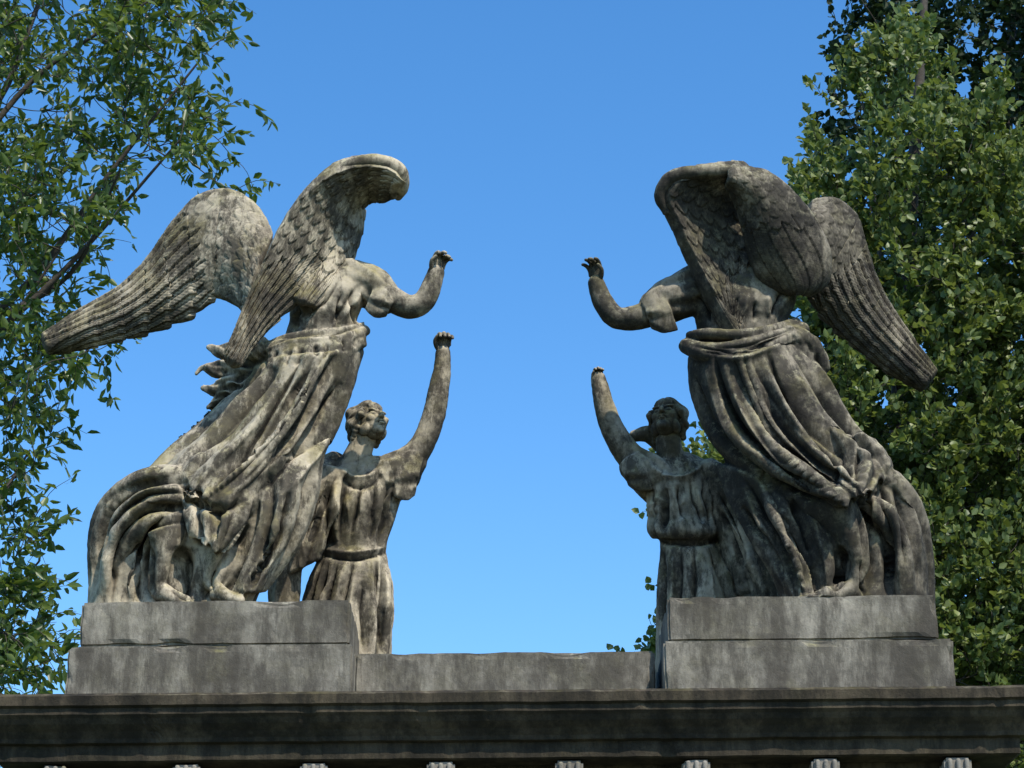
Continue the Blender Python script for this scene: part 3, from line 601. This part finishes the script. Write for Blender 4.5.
polyL=[(-420,-260),(120,-300),(190,-120),(228,-20),(226,40),(190,75),(236,110),(232,150),(195,160),(242,188),(236,205),(190,205),(150,185),(110,205),(126,235),(85,262),(66,300),(88,325),(116,345),(116,358),(72,378),(48,410),(70,435),(58,465),(22,490),(36,530),(66,560),(40,600),(70,640),(58,668),(0,700),(10,800),(-100,900),(-420,800)]
bx=wl(-190,900); bx[2]=0
tp=wl(-60,-220)
n1=tree("broadleaf_tree",polyL,YL,1.3,bx,[bx,(bx[0]+.05,YL,2.0),(bx[0]+.2,YL+.1,4.2),(tp[0]-.3,YL,6.5),tp],780,32,.098,.042,M_leafL,
  [(.35,wl(20,640,-.3)),(.4,wl(40,560,.4)),(.45,wl(30,450,-.4)),(.5,wl(60,350,.2)),(.55,wl(60,250,-.6)),(.58,wl(180,140,-.9)),(.62,wl(200,60,-.3)),(.66,wl(150,0,-.6)),(.7,wl(150,-120,.5)),(.6,wl(120,170,-1.0)),(.5,wl(-350,300,0)),(.6,wl(-380,0,.4))],
  twig=.38,gap=.40,gapsc=1.8,updir=(.35,0,.3),droop=.25,limbr=.24,vis=(-60,400,-50,800),branchr=.014)
P_edge=70
YR=7.0; wr=lambda u,v,dy=0: W(u,v,(YR+dy)/S)
polyR=[(900,-20),(925,15),(940,60),(962,20),(975,60),(1000,110),(1010,160),(1060,100),(1160,160),(1250,300),(1300,900),(616,900),(618,760),(628,700),(636,640),(630,600),(642,560),(634,510),(658,480),(702,450),(720,400),(742,360),(745,300),(755,250),(766,215),(752,180),(730,150),(775,138),(790,170),(815,150),(824,90),(820,60),(850,35),(872,60),(888,20)]
bx=wr(930,900); bx[2]=0; tp=wr(925,-20)
n2=tree("poplar_tree",polyR,YR,1.7,bx,[bx,(bx[0],YR,3.5),(bx[0]-.05,YR,7),tp],1950,58,.072,.058,M_leafR,
  [(.3,wr(700,600,-.6)),(.3,wr(760,560,.6)),(.35,wr(980,560,-.9)),(.4,wr(1100,500,0)),(.45,wr(790,330,-.3)),(.5,wr(900,420,-1.1)),(.5,wr(1000,330,-.8)),(.55,wr(780,190,.3)),(.6,wr(870,200,-.8)),(.7,wr(860,90,0)),(.65,wr(1000,200,-.4)),(.5,wr(1180,350,0)),(.45,wr(880,500,.9))],
  twig=.34,gap=.52,gapsc=2.0,updir=(0,0,1.2),droop=.0,surf=True,rtrunk=.2,limbr=.2,vis=(560,1080,-50,800))
P_edge=40
YD=11.0; wd=lambda u,v,dy=0: W(u,v,(YD+dy)/S)
polyD=[(835,-60),(845,-140),(1000,-220),(1250,-200),(1300,900),(760,900),(800,500),(840,260),(815,120),(820,60),(812,20)]
bx=wd(1030,900); bx[2]=0; tp=wd(1020,-180)
n3=tree("dark_tree",polyD,YD,1.6,bx,[bx,(bx[0],YD,4),(bx[0],YD,8),tp],1150,48,.09,.075,M_leafD,[(.4,wd(900,500)),(.5,wd(880,300)),(.6,wd(860,100)),(.7,wd(850,-20)),(.5,wd(1200,300)),(.65,wd(1180,40))],twig=.42,gap=.2,updir=(0,0,.8),surf=True,limbr=.2,vis=(780,1080,-60,800))
print("LEAVES",n1,n2,n3)
# ================================================================== LIGHT
EL=math.radians(52); AZ=math.radians(34)
sd=Vector((math.sin(AZ)*math.cos(EL),-math.cos(AZ)*math.cos(EL),math.sin(EL)))
sl=bpy.data.lights.new("sun",'SUN'); sl.energy=5.0; sl.angle=math.radians(.5); sl.color=(1,.94,.84); so=bpy.data.objects.new("sun",sl); scene.collection.objects.link(so); so.location=(4,-6,14)
so.rotation_euler=(-sd).to_track_quat('-Z','Y').to_euler()
wd_=bpy.data.worlds.new("World"); scene.world=wd_; wd_.use_nodes=True; t=wd_.node_tree; t.nodes.clear()
sky=t.nodes.new('ShaderNodeTexSky'); sky.sky_type='NISHITA'; sky.sun_disc=False; sky.sun_elevation=EL; sky.sun_rotation=math.atan2(sd.x,sd.y); sky.altitude=300; sky.air_density=1.0; sky.dust_density=.5; sky.ozone_density=3.0
hs=t.nodes.new('ShaderNodeHueSaturation'); hs.inputs['Saturation'].default_value=1.28; hs.inputs['Value'].default_value=1.55
bg=t.nodes.new('ShaderNodeBackground'); bg.inputs[1].default_value=.15; o=t.nodes.new('ShaderNodeOutputWorld')
t.links.new(sky.outputs[0],hs.inputs['Color']); t.links.new(hs.outputs[0],bg.inputs[0]); t.links.new(bg.outputs[0],o.inputs[0])
scene.view_settings.view_transform='Standard'; scene.view_settings.look='None'; scene.view_settings.exposure=0
